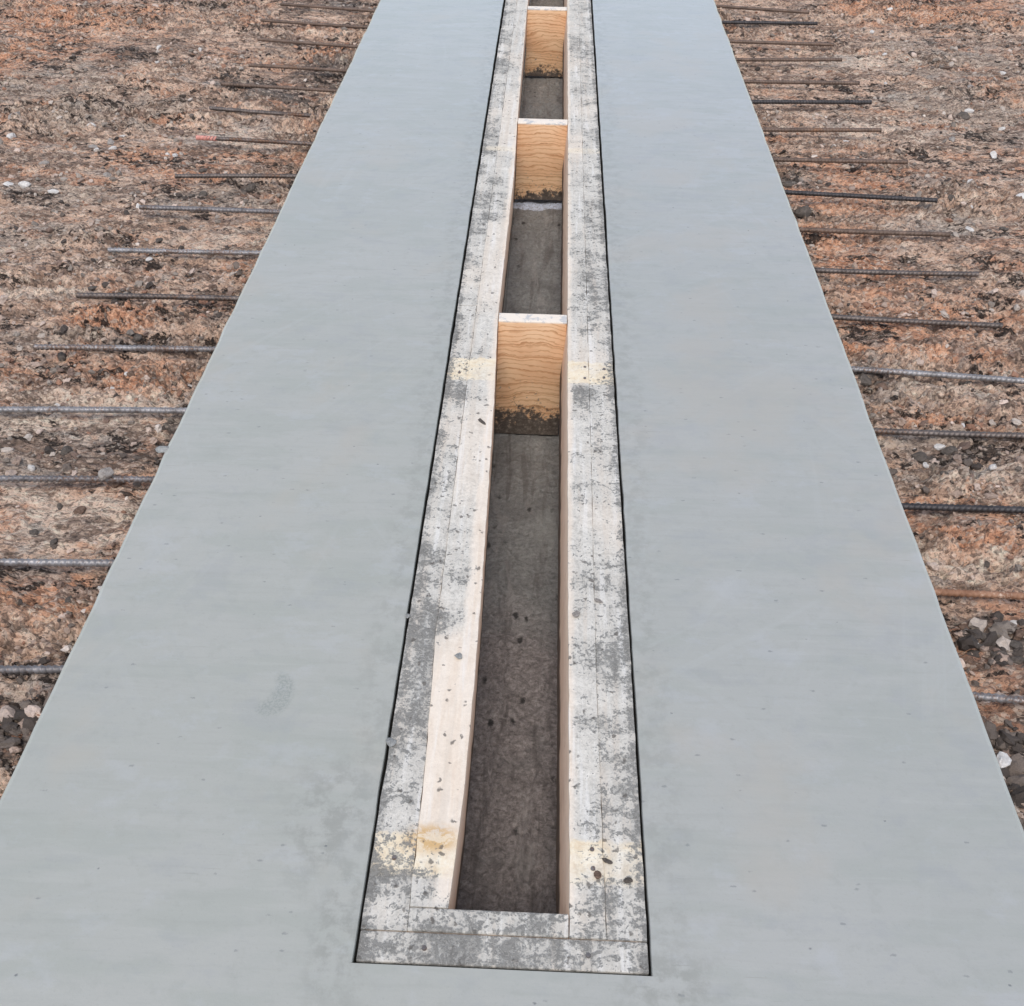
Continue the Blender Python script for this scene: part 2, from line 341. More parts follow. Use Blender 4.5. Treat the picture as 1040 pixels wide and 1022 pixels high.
def build_slab():
    W, f = SLAB_W, FORM_W
    ys = list(np.arange(-2.5, 14.01, .025))
    h0, h1 = Y0 - .0054, Y1 + .01
    ys = [q for q in ys if abs(q - h0) > .012 and abs(q - h1) > .012] + [h0 - .004, h0, h1, h1 + .004]
    ys = np.array(sorted(ys))
    verts = []; rows = []
    gap = lambda y: .0040 + .0050 * min(max((y - .8) / 5, 0), 1)
    def jit(y, s, a): return a * (fbm(np.array([y * 9.]), np.array([s * 3.1]), s, 4)[0] - .5) * 2
    for y in ys:
        oL = -W + jit(y, 1, .0036) ; oR = W + jit(y, 2, .0034)
        iL = -f - gap(y) - abs(jit(y, 3, .0026)); iR = f + gap(y) * .85 + abs(jit(y, 4, .0026))
        prof = [(oL, -.62), (oL, -.014), (oL + .004, -.004), (oL + .012, 0), (iL - .005, 0), (iL - .0012, -.0012), (iL, -.005), (iL, -.1905), (-.104, -.1905), (-.106, -.62),
                (.106, -.62), (.104, -.1905), (iR, -.1905), (iR, -.005), (iR + .0012, -.0012), (iR + .005, 0), (oR - .012, 0), (oR - .004, -.004), (oR, -.014), (oR, -.62)]
        r = []
        for x, z in prof:
            r.append(len(verts)); verts.append((x, y, z))
        rows.append(r)
    faces = []
    i0 = int(np.argmin(abs(ys - h0))); i1 = int(np.argmin(abs(ys - h1)))
    for i in range(len(ys) - 1):
        a, b = rows[i], rows[i + 1]
        hole = i0 <= i < i1
        for k in range(19):
            if not hole and 4 <= k <= 14: continue
            if k == 9: continue
            faces.append((a[k], a[k + 1], b[k + 1], b[k]))
        if not hole:
            # top spans the whole strip before and behind the form
            faces.append((a[4], a[15], b[15], b[4]))
    # near and far walls of the opening
    for i, s in ((i0, 1), (i1, -1)):
        r = rows[i]
        top = [verts[r[k]] for k in (5, 14)]
        y = ys[i]; n = len(verts)
        for (xa, xb, za, zb) in ((verts[r[4]][0], verts[r[15]][0], 0, -.1905), (-.2216, .2216, -.1905, -.62)):
            n = len(verts)
            verts += [(xa, y, za), (xb, y, za), (xb, y, zb), (xa, y, zb)]
            faces.append((n, n + 1, n + 2, n + 3) if s < 0 else (n + 3, n + 2, n + 1, n))
            yl = y + s * .088
        # ledge under the end boards
        n = len(verts)
        verts += [(-.2216, y, -.1905), (.2216, y, -.1905), (.2216, y + s * .085, -.1907), (-.2216, y + s * .085, -.1907),
                  (-.2216, y + s * .085, -.62), (.2216, y + s * .085, -.62)]
        faces.append((n, n + 1, n + 2, n + 3) if s > 0 else (n + 3, n + 2, n + 1, n)); faces.append((n + 3, n + 2, n + 5, n + 4) if s > 0 else (n + 4, n + 5, n + 2, n + 3))
    return mesh_np('concrete_slab', verts, faces)

# ------------------------------------------------------------------ FORM TIMBER
def form_material(name, grime=0.0, bare=None):
    g = NT(name); P = g.world(); x, y, z = g.xyz(P)
    L = g.mapv(P, (38, 3, 38)); grain = g.noise(L, 1.6, 6, .62, .6)
    a = g.noise(P, 8, 6, .65); b = g.noise(P, 46, 7, .76, .6); cfine = g.noise(P, 150, 4, .72); low = g.noise(P, 3.1, 3, .55)
    streak = g.noise(g.mapv(P, (6, 34, 6)), 1.0, 4, .65)
    white = g.ramp(g.add(g.mul(b, .6), g.mul(cfine, .4)), [(.36, (.36, .335, .29)), (.48, (.56, .52, .45)), (.60, (.74, .69, .60))])
    wood = g.ramp(grain, [(.3, (.60, .44, .31)), (.5, (.72, .56, .43)), (.7, (.80, .67, .55))])
    top = g.step(z, -.012, -.003)
    endz = g.sub(1.0, g.step(y, .955, .99))
    # where the board is still bare
    bare_m = g.mul(g.step(low, .52, .66), .30)
    if bare:
        for (bx, by, rx, ry) in bare: bare_m = g.mx(bare_m, g.mul(g.band(g.add(y, g.add(g.mul(g.sub(a, .5), .22), g.mul(g.sub(b, .5), .08))), by - ry, by + ry, .09), rx))
    clean = g.ramp(grain, [(.3, (.74, .575, .425)), (.5, (.80, .66, .515)), (.7, (.84, .72, .59))])
    ar0 = g.mul(g.sub(1.0, g.step(g.add(g.math('ABSOLUTE', x), g.mul(g.sub(a, .5), .03)), .100, .118)), g.step(y, .90, .93))
    c = g.mix(g.mx(g.mul(bare_m, .85), g.mul(ar0, .65)), white, clean)
    ls = g.noise(g.mapv(P, (46, 2.2, 1), (1, 1, 0)), 1.0, 5, .62)
    c = g.mix(g.mul(g.step(ls, .50, .66), .45), c, (.60, .51, .41))
    c = g.mix(g.mul(g.step(ls, .46, .34), .35), c, (.80, .77, .72))
    # strips kept clean by a strap: pale yellow
    yb = g.add(y, g.mul(g.sub(b, .5), .045))
    bands = g.mul(g.add(.45, g.mul(g.step(a, .40, .56), .55)), g.mx(g.band(yb, 2.415, 2.522, .004), g.mx(g.band(yb, .957, 1.036, .006), g.mul(g.band(yb, 3.985, 4.03, .01), .55))))
    yel = g.ramp(b, [(.35, (.68, .52, .33)), (.5, (.80, .67, .47)), (.65, (.84, .76, .60))])
    c = g.mix(g.mul(bands, .85), c, yel)
    och = g.blob(x, y, -.128, 1.028, .045, .026, .5)
    c = g.mix(g.mul(g.mul(och, g.step(b, .40, .56)), .85), c, (.55, .33, .12))
    # cement paste: mid grey smears, thick grey crumbs, dark specks
    a2 = g.noise(g.mapv(P, (1, .8, 1), (2, 5, 0)), 15, 5, .6, .5)
    cov = g.add(g.add(g.mul(a, .62), g.mul(a2, .45)), g.add(g.mul(low, .10), g.add(g.mul(g.sub(streak, .5), .25), -.145)))
    ax = g.math('ABSOLUTE', x)
    arris = g.mul(g.sub(1.0, g.step(g.add(ax, g.mul(g.sub(a, .5), .03)), .103, .116)), g.step(y, .90, .93))
    cov = g.add(g.sub(cov, g.mul(arris, .13)), g.mul(g.step(g.add(ax, g.mul(g.sub(a2, .5), .02)), .203, .216), .12))
    cov = g.add(cov, grime)
    cov = g.add(cov, g.mul(endz, .10))
    cov = g.add(cov, g.mul(g.mul(g.band(y, .95, 1.04, .01), g.step(g.sub(0.0, x), .0, .01)), .07))
    cov = g.add(cov, g.mul(g.sub(ls, .5), .22)); cov = g.sub(cov, g.mul(bands, .03)); cov = g.sub(cov, g.mul(bare_m, .22))
    # darker dirty stretches
    for (dx, dy, rx, ry, w) in ((.125, 2.36, .035, .045, .17), (-.185, 2.35, .03, .05, .14), (-.185, 1.50, .03, .09, .13), (-.19, 1.25, .035, .12, .08), (.125, 1.62, .03, .07, .10),
                                (.20, 1.35, .02, .25, .08), (-.17, 5.0, .05, .12, .12), (-.16, 3.55, .05, .2, .10), (.16, 5.3, .05, .1, .12), (.16, 3.0, .05, .25, .07), (-.17, 6.4, .04, .2, .1), (-.18, 4.2, .03, .1, .10)):
        cov = g.add(cov, g.mul(g.blob(x, y, dx, dy, rx, ry, .7), w))
    j = g.mul(g.sub(b, .5), 1.0); j2 = g.mul(g.sub(cfine, .5), .90)
    m1 = g.step(g.add(g.add(cov, j), j2), .475, .545)
    m2 = g.step(g.add(g.add(cov, g.mul(j, 1.25)), g.mul(j2, 1.6)), .592, .645)
    c = g.mix(g.mul(m1, g.add(.66, g.mul(endz, .06))), c, g.ramp(cfine, [(.35, (.165, .157, .14)), (.62, (.34, .328, .30))]))
    c = g.mix(g.mul(m2, .78), c, g.ramp(cfine, [(.35, (.075, .069, .060)), (.62, (.20, .19, .168))]))
    wn = g.n('ShaderNodeTexNoise'); g.put(wn.inputs['Vector'], P); wn.inputs['Scale'].default_value = 75; wn.inputs['Detail'].default_value = 4
    wv = g.n('ShaderNodeVectorMath', operation='MULTIPLY_ADD'); g.put(wv.inputs[0], wn.outputs[1]); wv.inputs[1].default_value = (.022, .022, .022); g.put(wv.inputs[2], P)
    Pw = wv.outputs[0]
    vd = g.voro(g.mapv(Pw, (1, .9, 1)), 62); cell = g.voro(g.mapv(Pw, (1, .9, 1)), 62, 'F1', 1)
    cs = g.n('ShaderNodeSeparateColor'); g.put(cs.inputs[0], cell)
    sp = g.mul(g.sub(1.0, g.step(g.add(vd, g.mul(j2, .35)), .16, .34)), g.step(g.add(cs.outputs[0], g.add(g.mul(g.sub(a, .5), .9), g.mul(g.mul(bands, g.mul(g.sub(1.0, g.step(y, 1.3, 1.4)), g.step(x, .05, .06))), .30))), .80, .84))
    c = g.mix(g.mul(sp, .8), c, (.12, .105, .088))
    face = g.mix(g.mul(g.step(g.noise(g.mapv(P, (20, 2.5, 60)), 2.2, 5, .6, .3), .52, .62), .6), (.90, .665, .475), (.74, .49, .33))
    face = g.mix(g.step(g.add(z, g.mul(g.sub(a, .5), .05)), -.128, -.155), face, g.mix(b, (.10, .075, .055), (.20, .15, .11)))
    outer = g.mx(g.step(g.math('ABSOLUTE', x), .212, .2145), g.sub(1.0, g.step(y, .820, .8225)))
    face = g.mix(outer, face, g.mix(b, (.055, .052, .048), (.15, .145, .135)))  # outer faces coloured wet-concrete dark, painting shade into the joint
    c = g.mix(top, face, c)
    hgt = g.add(g.add(g.mul(m1, .6), g.mul(m2, .6)), g.add(g.mul(sp, .5), g.add(g.mul(cfine, .35), g.mul(grain, .2))))
    return g.done(c, .82, g.bump(hgt, .55, .004), .25)

def brace_material():
    g = NT('pine_board'); P = g.world(); x, y, z = g.xyz(P)
    oi = g.n('ShaderNodeObjectInfo').outputs['Random']
    off = g.n('ShaderNodeCombineXYZ'); g.put(off.inputs[0], 0.0); g.put(off.inputs[1], 0.0); g.put(off.inputs[2], g.mul(oi, 3.0))
    v = g.n('ShaderNodeVectorMath', operation='ADD'); g.put(v.inputs[0], P); g.put(v.inputs[1], off.outputs[0]); Q = v.outputs[0]
    # growth rings: nearly level lines arched in the middle
    qx, qy, qz = g.xyz(Q)
    d = g.noise(g.mapv(Q, (9, 2, 12)), 1.0, 3, .5); d2 = g.noise(g.mapv(Q, (24, 2, 60)), 1.0, 3, .6)
    arch = g.mul(g.mul(x, x), .9)
    ph = g.add(g.add(qz, arch), g.add(g.mul(g.sub(d, .5), .055), g.mul(g.sub(d2, .5), .016)))
    w = g.math('FRACT', g.mul(ph, 62.0)); w2 = g.math('FRACT', g.mul(ph, 23.0))
    ring = g.mx(g.mul(g.step(w, .62, .95), .75), g.mul(g.step(w2, .82, .98), 1.0))
    fi = g.noise(g.mapv(Q, (14, 2, 190)), 1.0, 3, .6)
    c = g.mix(g.step(d, .3, .7), (.87, .58, .345), (.79, .475, .265))
    c = g.mix(g.mul(ring, .78), c, (.47, .22, .09))
    c = g.mix(g.mul(g.step(fi, .55, .75), .35), c, (.52, .27, .11))
    n = g.noise(P, 26, 6, .7); n2 = g.noise(P, 70, 4, .7)
    # specks of splashed mud, growing towards a caked lower edge
    low = g.add(z, g.add(g.mul(g.sub(n, .5), .20), g.mul(g.sub(g.noise(P, 9, 2, .5), .5), .10)))
    low = g.add(g.add(low, g.mul(g.sub(n2, .5), .16)), g.mul(oi, .05))
    mud = g.mx(g.step(low, -.256, -.292), g.mul(g.step(n2, .63, .68), g.step(z, -.15, -.26)))
    c = g.mix(g.mul(mud, .95), c, g.ramp(n2, [(.3, (.034, .030, .027)), (.55, (.095, .084, .075)), (.70, (.30, .25, .20))]))
    top = g.step(z, -.010, -.004)
    c = g.mix(top, c, g.mix(g.step(n, .52, .6), (.80, .70, .58), (.52, .50, .47)))
    return g.done(c, .7, g.bump(g.add(g.mul(ring, -.3), g.mul(mud, 1.2)), .35, .004), .3)

def board(name, parent, mat, prof_in, x_out, y0, y1, z0=-.19, z1=-.002, left=True, seed=0):
    """plank on edge: inner edge follows prof_in(y); tiny rounded arrises"""
    ys = np.arange(y0, y1, .03); ys = np.append(ys, y1)
    verts = []; r = .003
    rr = np.random.default_rng(seed)
    for k, y in enumerate(ys):
        a = prof_in(y) + rr.normal(0, .0004); b = x_out + rr.normal(0, .0005)
        if a > b: a, b = b, a
        t = z1 + rr.normal(0, .0003)
        for x, z in ((a, z0), (a, t - r), (a + r * .3, t - r * .3), (a + r, t), (b - r, t), (b - r * .3, t - r * .3), (b, t - r), (b, z0)):
            verts.append((x, y, z))
    nc = 8; f = grid_faces(len(ys), nc).tolist()
    faces = [tuple(q) for q in f]
    for i in range(len(ys) - 1):
        faces.append((i * nc + 7, i * nc, (i + 1) * nc, (i + 1) * nc + 7))
    me = bpy.data.meshes.new(name)
    n = (len(ys) - 1) * nc
    caps = [tuple(range(nc)), tuple(range(n + nc - 1, n - 1, -1))]
    me.from_pydata(verts, [], faces + caps); me.update()
    bm = bmesh.new(); bm.from_mesh(me); bmesh.ops.recalc_face_normals(bm, faces=bm.faces[:]); bm.to_mesh(me); bm.free()
    return link(name, me, mat, parent)

def box_mesh(name, x0, x1, y0, y1, z0, z1, bev=.003, nx=1, seed=0):
    bm = bmesh.new(); bmesh.ops.create_cube(bm, size=1)
    for v in bm.verts: v.co = ((x0 if v.co.x < 0 else x1), (y0 if v.co.y < 0 else y1), (z0 if v.co.z < 0 else z1))
    bmesh.ops.bevel(bm, geom=bm.edges[:], offset=bev, segments=2, affect='EDGES', profile=.6)
    me = bpy.data.meshes.new(name); bm.to_mesh(me); bm.free(); return me

# ------------------------------------------------------------------ REBAR
def rebar_mesh(name, length=.66, r=BAR_R, mat=None, seed=0):
    n = int(length / .0021); seg = 16
    rr = np.random.default_rng(seed); phs = rr.uniform(0, 1)
    s = np.linspace(0, length, n + 1)[:, None]; th = (np.arange(seg) / seg * 2 * math.pi)[None, :]
    pitch = .0135
    t = ((s + .0045 * np.sin(th)) / pitch + phs) % 1.0
    rib = np.clip(1 - np.abs(t - .5) / .24, 0, 1)
    spine = np.exp(-((np.cos(th)) ** 2) / .0009) * 0 + np.exp(-(np.sin(th + 1.1) / .16) ** 2)   # two long ribs
    rad = r * .90 + np.maximum(rib * .0026, spine * .0011 + 0 * s) + .0002 * (vnoise(s * 300 + 0 * th, th * 3 + 0 * s, seed) - .5)
    bow = .004 * rr.uniform(-1, 1) * np.sin(s / length * math.pi); bowz = .0025 * rr.uniform(-1, 1) * np.sin(s / length * math.pi)
    x = s + 0 * th; y = rad * np.cos(th) + bow; z = rad * np.sin(th) + bowz
    v = np.stack([x, y, z], 2).reshape(-1, 3).tolist()
    f = []
    for i in range(n):
        for k in range(seg):
            a = i * seg + k; b = i * seg + (k + 1) % seg
            f.append((a, b, b + seg, a + seg))
    f.append(tuple(range(seg - 1, -1, -1))); f.append(tuple(range(n * seg, n * seg + seg)))
    me = bpy.data.meshes.new(name); me.from_pydata(v, [], f); me.update()
    for p in me.polygons: p.use_smooth = len(p.vertices) == 4
    if mat: me.materials.append(mat)
    return me
def steel(name, a, b, rust, amt, rough=.55, metal=.35):
    g = NT(name); P = g.world()
    n = g.noise(P, 30, 5, .65); n2 = g.noise(P, 160, 4, .7); n3 = g.noise(P, 6, 3, .6)
    c = g.ramp(n, [(.3, a), (.68, b)])
    m = g.step(g.add(g.mul(n2, .5), g.mul(n3, .5)), .62 - amt * .3, .72 - amt * .3)
    c = g.mix(g.mul(m, .85), c, rust)
    g.b.inputs['Metallic'].default_value = metal
    return g.done(c, rough, g.bump(n2, .4, .001), .5)

# ==================================================================== BUILD
soil = soil_material()
gnd = link('ground', build_ground(), soil); tag(gnd, 'bare graded brown and orange clay soil with crumbs on both sides of the concrete strip', 'ground', kind='structure')
conc = concrete_material()
slab = link('concrete_slab', build_slab(), conc); tag(slab, 'smooth grey freshly trowelled concrete strip with a long slot down its middle', 'concrete slab', kind='structure')

# trench floor ------------------------------------------------------
def floor_z(y): return np.interp(y, [.8, 2.7, 4.3, 5.9, 9], [-.405, -.410, -.342, -.347, -.36])
def trench_floor():
    xs = np.linspace(-.1055, .1055, 46); ys = np.arange(.89, 9.0, .006)
    gx, gy = np.meshgrid(xs, ys); x = gx.ravel(); y = gy.ravel()
    z = floor_z(y) + .016 * (fbm(x * 18, y * 12, 5, 4) - .5) + .006 * (fbm(x * 90, y * 80, 9, 2) - .5)
    # long ridges and cracks left in the wet mud
    for cx, y0, y1, ph in ((.045, .95, 1.5, 0.), (.068, .92, 1.3, 1.3), (-.062, 1.3, 1.62, 2.), (-.03, 1.6, 1.85, .5), (.02, 1.2, 1.42, 3.)):
        c = cx + .010 * np.sin(y * 17 + ph) + .012 * (fbm(y * 14, x * 0 + ph * 7, 8, 3) - .5)
        w = np.clip((y - y0) / .05, 0, 1) * np.clip((y1 - y) / .05, 0, 1)
        z = z - .010 * w * np.exp(-((x - c) / .0035) ** 2) + .003 * w * np.exp(-((x - c - .009) / .006) ** 2)
    return mesh_np('trench_floor', np.stack([x, y, z], 1), grid_faces(len(ys), len(xs)), True)
g = NT('trench_mud'); P = g.world(); fx, fy, fz = g.xyz(P)
n = g.noise(P, 7, 6, .62); n2 = g.noise(P, 85, 6, .78, .4); n3 = g.noise(P, 18, 4, .6, .5)
damp = g.step(g.add(fy, g.mul(g.sub(n, .5), .5)), 1.75, 2.1)
c = g.mix(damp, g.ramp(n2, [(.34, (.11, .090, .080)), (.5, (.265, .225, .205)), (.66, (.45, .39, .36))]), g.ramp(n2, [(.34, (.15, .142, .130)), (.5, (.26, .248, .228)), (.66, (.36, .345, .32))]))
c = g.mix(g.mul(g.step(n, .5, .66), .4), c, (.15, .138, .128))
c = g.mix(g.mul(g.blob(fx, fy, .065, 2.29, .03, .1, .5), .5), c, (.36, .345, .31))
c = g.mix(g.mul(g.step(g.noise(g.mapv(P, (26, 2.6, 1)), 1.0, 5, .62, .8), .53, .63), .5), c, (.10, .082, .073))
c = g.mix(g.mul(g.step(g.noise(g.mapv(P, (20, 3.5, 1), (3, 3, 0)), 1.0, 5, .62, .6), .56, .66), .4), c, (.40, .36, .33))
vd = g.voro(g.mapv(P, (1, .55, 1)), 26); cell = g.voro(g.mapv(P, (1, .55, 1)), 26, 'F1', 1)
cs = g.n('ShaderNodeSeparateColor'); g.put(cs.inputs[0], cell)
spk = g.mul(g.sub(1.0, g.step(g.add(vd, g.mul(g.sub(n2, .5), .35)), .10, .24)), g.step(cs.outputs[1], .66, .70))
c = g.mix(g.mul(spk, .9), c, (.022, .020, .018))
pale_strip = g.mul(g.band(g.add(fy, g.mul(g.sub(n3, .5), .09)), 4.238, 4.30, .006), g.step(n2, .62, .50))
c = g.mix(g.mul(pale_strip, .95), c, (.66, .70, .80))  # pale bluish strip across the floor under the second crossboard
mud = g.done(c, .32, g.bump(g.add(n2, g.mul(n3, .8)), .9, .009), .6)
fl = link('trench_floor', trench_floor(), mud); tag(fl, 'dark damp mud floor at the bottom of the narrow timber-lined slot', 'trench floor', kind='structure')

# timber form --------------------------------------------------------
form = bpy.data.objects.new('timber_form', None); COL.objects.link(form); form.location = (0, 0, 0)
tag(form, 'long cement-splashed timber box form set flush in the middle of the concrete strip', 'timber form')
m_lo = form_material('splashed_timber', .005); m_ro = form_material('splashed_timber_outer', .015)
m_in = form_material('bleached_timber', -.06, bare=[(0, 1.25, .85, .24), (0, 2.12, .45, .2), (0, 3.1, .35, .3), (0, 4.3, .35, .3)])
m_rin = form_material('bleached_timber_worn', -.03, bare=[(0, 4.05, .5, .12)])
m_end = form_material('caked_timber', .005)
Linner = lambda y: float(np.interp(y, [.9, 1.13, 1.36, 1.62, 2.02, 2.35, 2.73, 3.2, 3.74, 4.33, 5.86, 9], [-.0885, -.080, -.079, -.080, -.086, -.091, -.1015, -.098, -.094, -.100, -.106, -.104]))
Rinner = lambda y: float(np.interp(y, [.9, 1.36, 2.02, 2.74, 4.3, 5.86, 9], [.1020, .101, .0995, .0995, .102, .099, .100]))
LS = lambda y: float(np.interp(y, [.86, 1.2, 1.5, 2.5, 5, 9], [-.150, -.153, -.164, -.166, -.163, -.160]))
RS = lambda y: float(np.interp(y, [.86, 1.4, 2.5, 5, 9], [.159, .154, .156, .157, .157]))
class off:
    def __init__(s, f, d): s.f, s.d = f, d
    def __call__(s, y): return s.f(y) + s.d
def vboard(name, mat, fa, fb, y0, y1, dz, seed, ta=0.0, tb=0.0):
    """plank between two edge lines"""
    ys = np.append(np.arange(y0, y1 - .015, .03), y1); verts = []; r = .0009; rr = np.random.default_rng(seed)
    for y in ys:
        a = fa(y) + rr.normal(0, .00045); b = fb(y) + rr.normal(0, .00045); t = dz + rr.normal(0, .00035)
        for x, z in ((a + ta, -.19), (a, t - r), (a + r * .3, t - r * .3), (a + r, t), (b - r, t), (b - r * .3, t - r * .3), (b, t - r), (b + tb, -.19)):
            verts.append((x, y, z))
    nc = 8; faces = [tuple(q) for q in grid_faces(len(ys), nc).tolist()]
    faces += [(i * nc + 7, i * nc, (i + 1) * nc, (i + 1) * nc + 7) for i in range(len(ys) - 1)]
    n = (len(ys) - 1) * nc
    faces += [tuple(range(nc)), tuple(range(n + nc - 1, n - 1, -1))]
    me = bpy.data.meshes.new(name); me.from_pydata(verts, [], faces); me.update()
    bm = bmesh.new(); bm.from_mesh(me); bmesh.ops.recalc_face_normals(bm, faces=bm.faces[:]); bm.to_mesh(me); bm.free()
    return link(name, me, mat, form)
cst = lambda v: (lambda y: v)
lo1 = vboard('side_board', m_lo, cst(-FORM_W), off(LS, -.0002), .8655, 2.810, -.0025, 1)
lo2 = vboard('side_board', m_lo, cst(-FORM_W), off(LS, -.0002), 2.8118, 9.0, -.0015, 2)
li = vboard('side_board', m_in, off(LS, .0002), Linner, .9055, 9.0, -.0005, 3, 0, -.0035)
ri = vboard('side_board', m_rin, Rinner, off(RS, -.0002), .8655, 9.0, -.0008, 4, -.015, 0)
ro = vboard('side_board', m_ro, off(RS, .0002), cst(FORM_W), .8655, 9.0, -.0024, 5)
li['label'] = 'bleached inner plank with a bare peach stretch near the front'
e1 = link('end_board', box_mesh('end_board', -FORM_W, FORM_W, Y0, .8640, -.19, -.003), m_end, form)
e2 = link('end_board', box_mesh('end_board', -.150, .1005, .8658, .9042, -.19, -.0008), m_end, form)
m_br = brace_material()
for k, (yb, zb, th) in enumerate(((2.731, -.402, .045), (4.280, -.322, .050), (5.866, -.338, .050), (7.42, -.345, .050))):
    x0, x1 = Linner(yb + .02) + .0025, Rinner(yb + .02) - .0015
    br = link('spreader_board', box_mesh('spreader_board', x0, x1, yb, yb + th, zb, -.0015 - .0008 * (k == 0), .002), m_br, form)
    for v in br.data.vertices: v.co.x += .024 * min(v.co.z, 0)
m_nail = steel('nail_steel', (.10, .09, .085), (.22, .20, .19), (.16, .09, .05), .4)
def nail_mesh():
    bm = bmesh.new(); bmesh.ops.create_cone(bm, cap_ends=True, segments=10, radius1=.0042, radius2=.0036, depth=.003)
    me = bpy.data.meshes.new('nail'); bm.to_mesh(me); bm.free(); me.materials.append(m_nail); return me
nm = nail_mesh()
for par, pts in ((ro, [(.196, 2.447), (.198, 2.49)]), (ri, [(.145, 2.44), (.146, 2.495), (.14, .985), (.139, 1.02)]), (lo1, [(-.19, 2.45), (-.185, .99)]), (e1, [(-.12, .838), (.13, .838)])):
    for x, y in pts:
        nl = link('nail', nm, None, par); nl.location = (x, y, .0002 if par in (ri,) else -.0012)

# rebars -------------------------------------------------------------
MAT = dict(
    grey=steel('weathered_steel', (.085, .075, .072), (.25, .232, .228), (.12, .068, .042), .46, .42),
    lgrey=steel('bright_weathered_steel', (.13, .118, .113), (.37, .35, .342), (.15, .085, .052), .42, .38),
    brown=steel('brown_rusted_steel', (.085, .058, .043), (.20, .135, .10), (.26, .13, .065), .25, .6, .35),
    orange=steel('orange_rusted_steel', (.19, .085, .042), (.36, .19, .11), (.62, .47, .36), .38, .65, .15),
    dark=steel('dark_steel', (.028, .025, .025), (.075, .066, .064), (.11, .075, .055), .10, .5, .5),
    mixed=steel('part_rusted_steel', (.075, .06, .052), (.19, .155, .135), (.17, .085, .045), .38, .5, .6))
bar_mesh = {}
for k, (nm_, m) in enumerate(MAT.items()):
    bar_mesh[nm_] = rebar_mesh('rebar_' + nm_, mat=m, seed=k + 3)
ORD = ['nearest', 'second', 'third', 'fourth', 'fifth', 'sixth', 'seventh', 'eighth', 'ninth', 'tenth', 'eleventh', 'twelfth', 'thirteenth', 'fourteenth', 'fifteenth', 'sixteenth', 'seventeenth']
def nth(k, side):
    last = len(LEFT if side < 0 else RIGHT) - 1
    if k == 0: return 'bottommost bar'
    return ('topmost visible' if k == last else ORD[k]) + ' bar' + ('' if k == last else ' from the bottom')
LOOK = dict(grey='grey weathered', lgrey='pale grey weathered', brown='brown rusted', orange='bright orange rusted', dark='dark blackened', mixed='patchy grey and rusty')
kl = ['grey', 'lgrey', 'grey', 'lgrey', 'lgrey', 'mixed', 'lgrey', 'grey', 'mixed', 'mixed', 'mixed', 'brown', 'brown', 'brown', 'brown', 'brown']
kr = ['lgrey', 'orange', 'dark', 'mixed', 'lgrey', 'mixed', 'mixed', 'brown', 'dark', 'brown', 'brown', 'dark', 'brown', 'brown', 'brown', 'dark', 'brown']
tip_m = NT('faded_pink_paint'); tip_m = tip_m.done(tip_m.ramp(tip_m.noise(tip_m.world(), 90, 4, .6), [(.35, (.42, .15, .11)), (.6, (.66, .30, .24))]), .7)
for side, bars, kinds in ((-1, LEFT, kl), (1, RIGHT, kr)):
    for k, ((tx, ty, ey), kd) in enumerate(zip(bars, kinds)):
        o = bpy.data.objects.new('rebar', bar_mesh[kd]); COL.objects.link(o)
        base = Vector((side * SLAB_W, ey, BAR_Z)); tip = Vector((tx, ty, BAR_Z - .004 + .010 * random.random()))
        d = (base - tip).normalized()
        o.location = tip
        o.rotation_euler = d.to_track_quat('X', 'Z').to_euler()
        if side < 0: ra = d.to_track_quat('X', 'Z') @ Matrix.Rotation(k * 1.7, 3, 'X').to_quaternion(); o.rotation_euler = ra.to_euler()
        tag(o, '%s ribbed steel bar, %s along the %s slab edge' % (LOOK[kd], nth(k, side).replace(' bar', ''), 'left' if side < 0 else 'right'), 'rebar',
            'steel bars sticking out of the slab edges')
        if side < 0 and k == 9:
            bm = bmesh.new(); bmesh.ops.create_cone(bm, cap_ends=True, segments=18, radius1=BAR_R * 1.16, radius2=BAR_R * 1.16, depth=.085)
            bmesh.ops.rotate(bm, verts=bm.verts, matrix=Matrix.Rotation(math.pi / 2, 3, 'Y')); bmesh.ops.translate(bm, verts=bm.verts, vec=(.041, 0, 0))
            me = bpy.data.meshes.new('painted_tip'); bm.to_mesh(me); bm.free()
            tp = link('painted_tip', me, tip_m, o); tp['label'] = 'faded pink painted tip of the bar'

# single stones -------------------------------------------------------
m_white = stone_mat('white_limestone', (.56, .51, .455), (.76, .715, .66), (.40, .33, .27))
m_greyst = stone_mat('grey_stone', (.24, .21, .185), (.40, .355, .315), (.15, .125, .105))
m_clod = stone_mat('dark_clay_clod', (.060, .050, .042), (.150, .125, .104), (.24, .19, .15))
m_redclod = stone_mat('brown_clay_clod', (.10, .062, .045), (.24, .16, .115), (.06, .045, .036))
m_chip = stone_mat('concrete_crumb', (.24, .235, .22), (.42, .415, .39), (.14, .135, .12))
SV = {}
for mk, mm in (('white', m_white), ('grey', m_greyst), ('dark', m_clod), ('brown', m_redclod)):
    SV[mk] = []
    for q in range(4):
        me = stone_mesh('stone_' + mk, 40 + q + len(SV) * 10, 2, (.62, .8, .5, .7)[q], (.22, .3, .2, .34)[q]); me.materials.append(mm); SV[mk].append(me)
whites_l = [(-1.902,5.465,.016),(-1.837,5.217,.015),(-1.484,4.149,.014),(-1.45,4.141,.014),(-1.991,3.817,.026),(-1.923,3.804,.022),(-1.802,3.768,.016),(-1.868,4.384,.020),(-1.719,4.329,.016),(-1.775,4.168,.013),(-1.706,4.163,.015),(-1.461,3.688,.014),(-1.282,3.237,.013),(-2.155,4.265,.019),(-1.7,5.467,.014),(-2.158,4.687,.016),(-1.14,2.55,.011),(-0.955,2.52,.011),(-1.30,2.42,.012),(-1.25,2.12,.012),(-1.16,2.485,.010),(-.93,1.70,.010)]
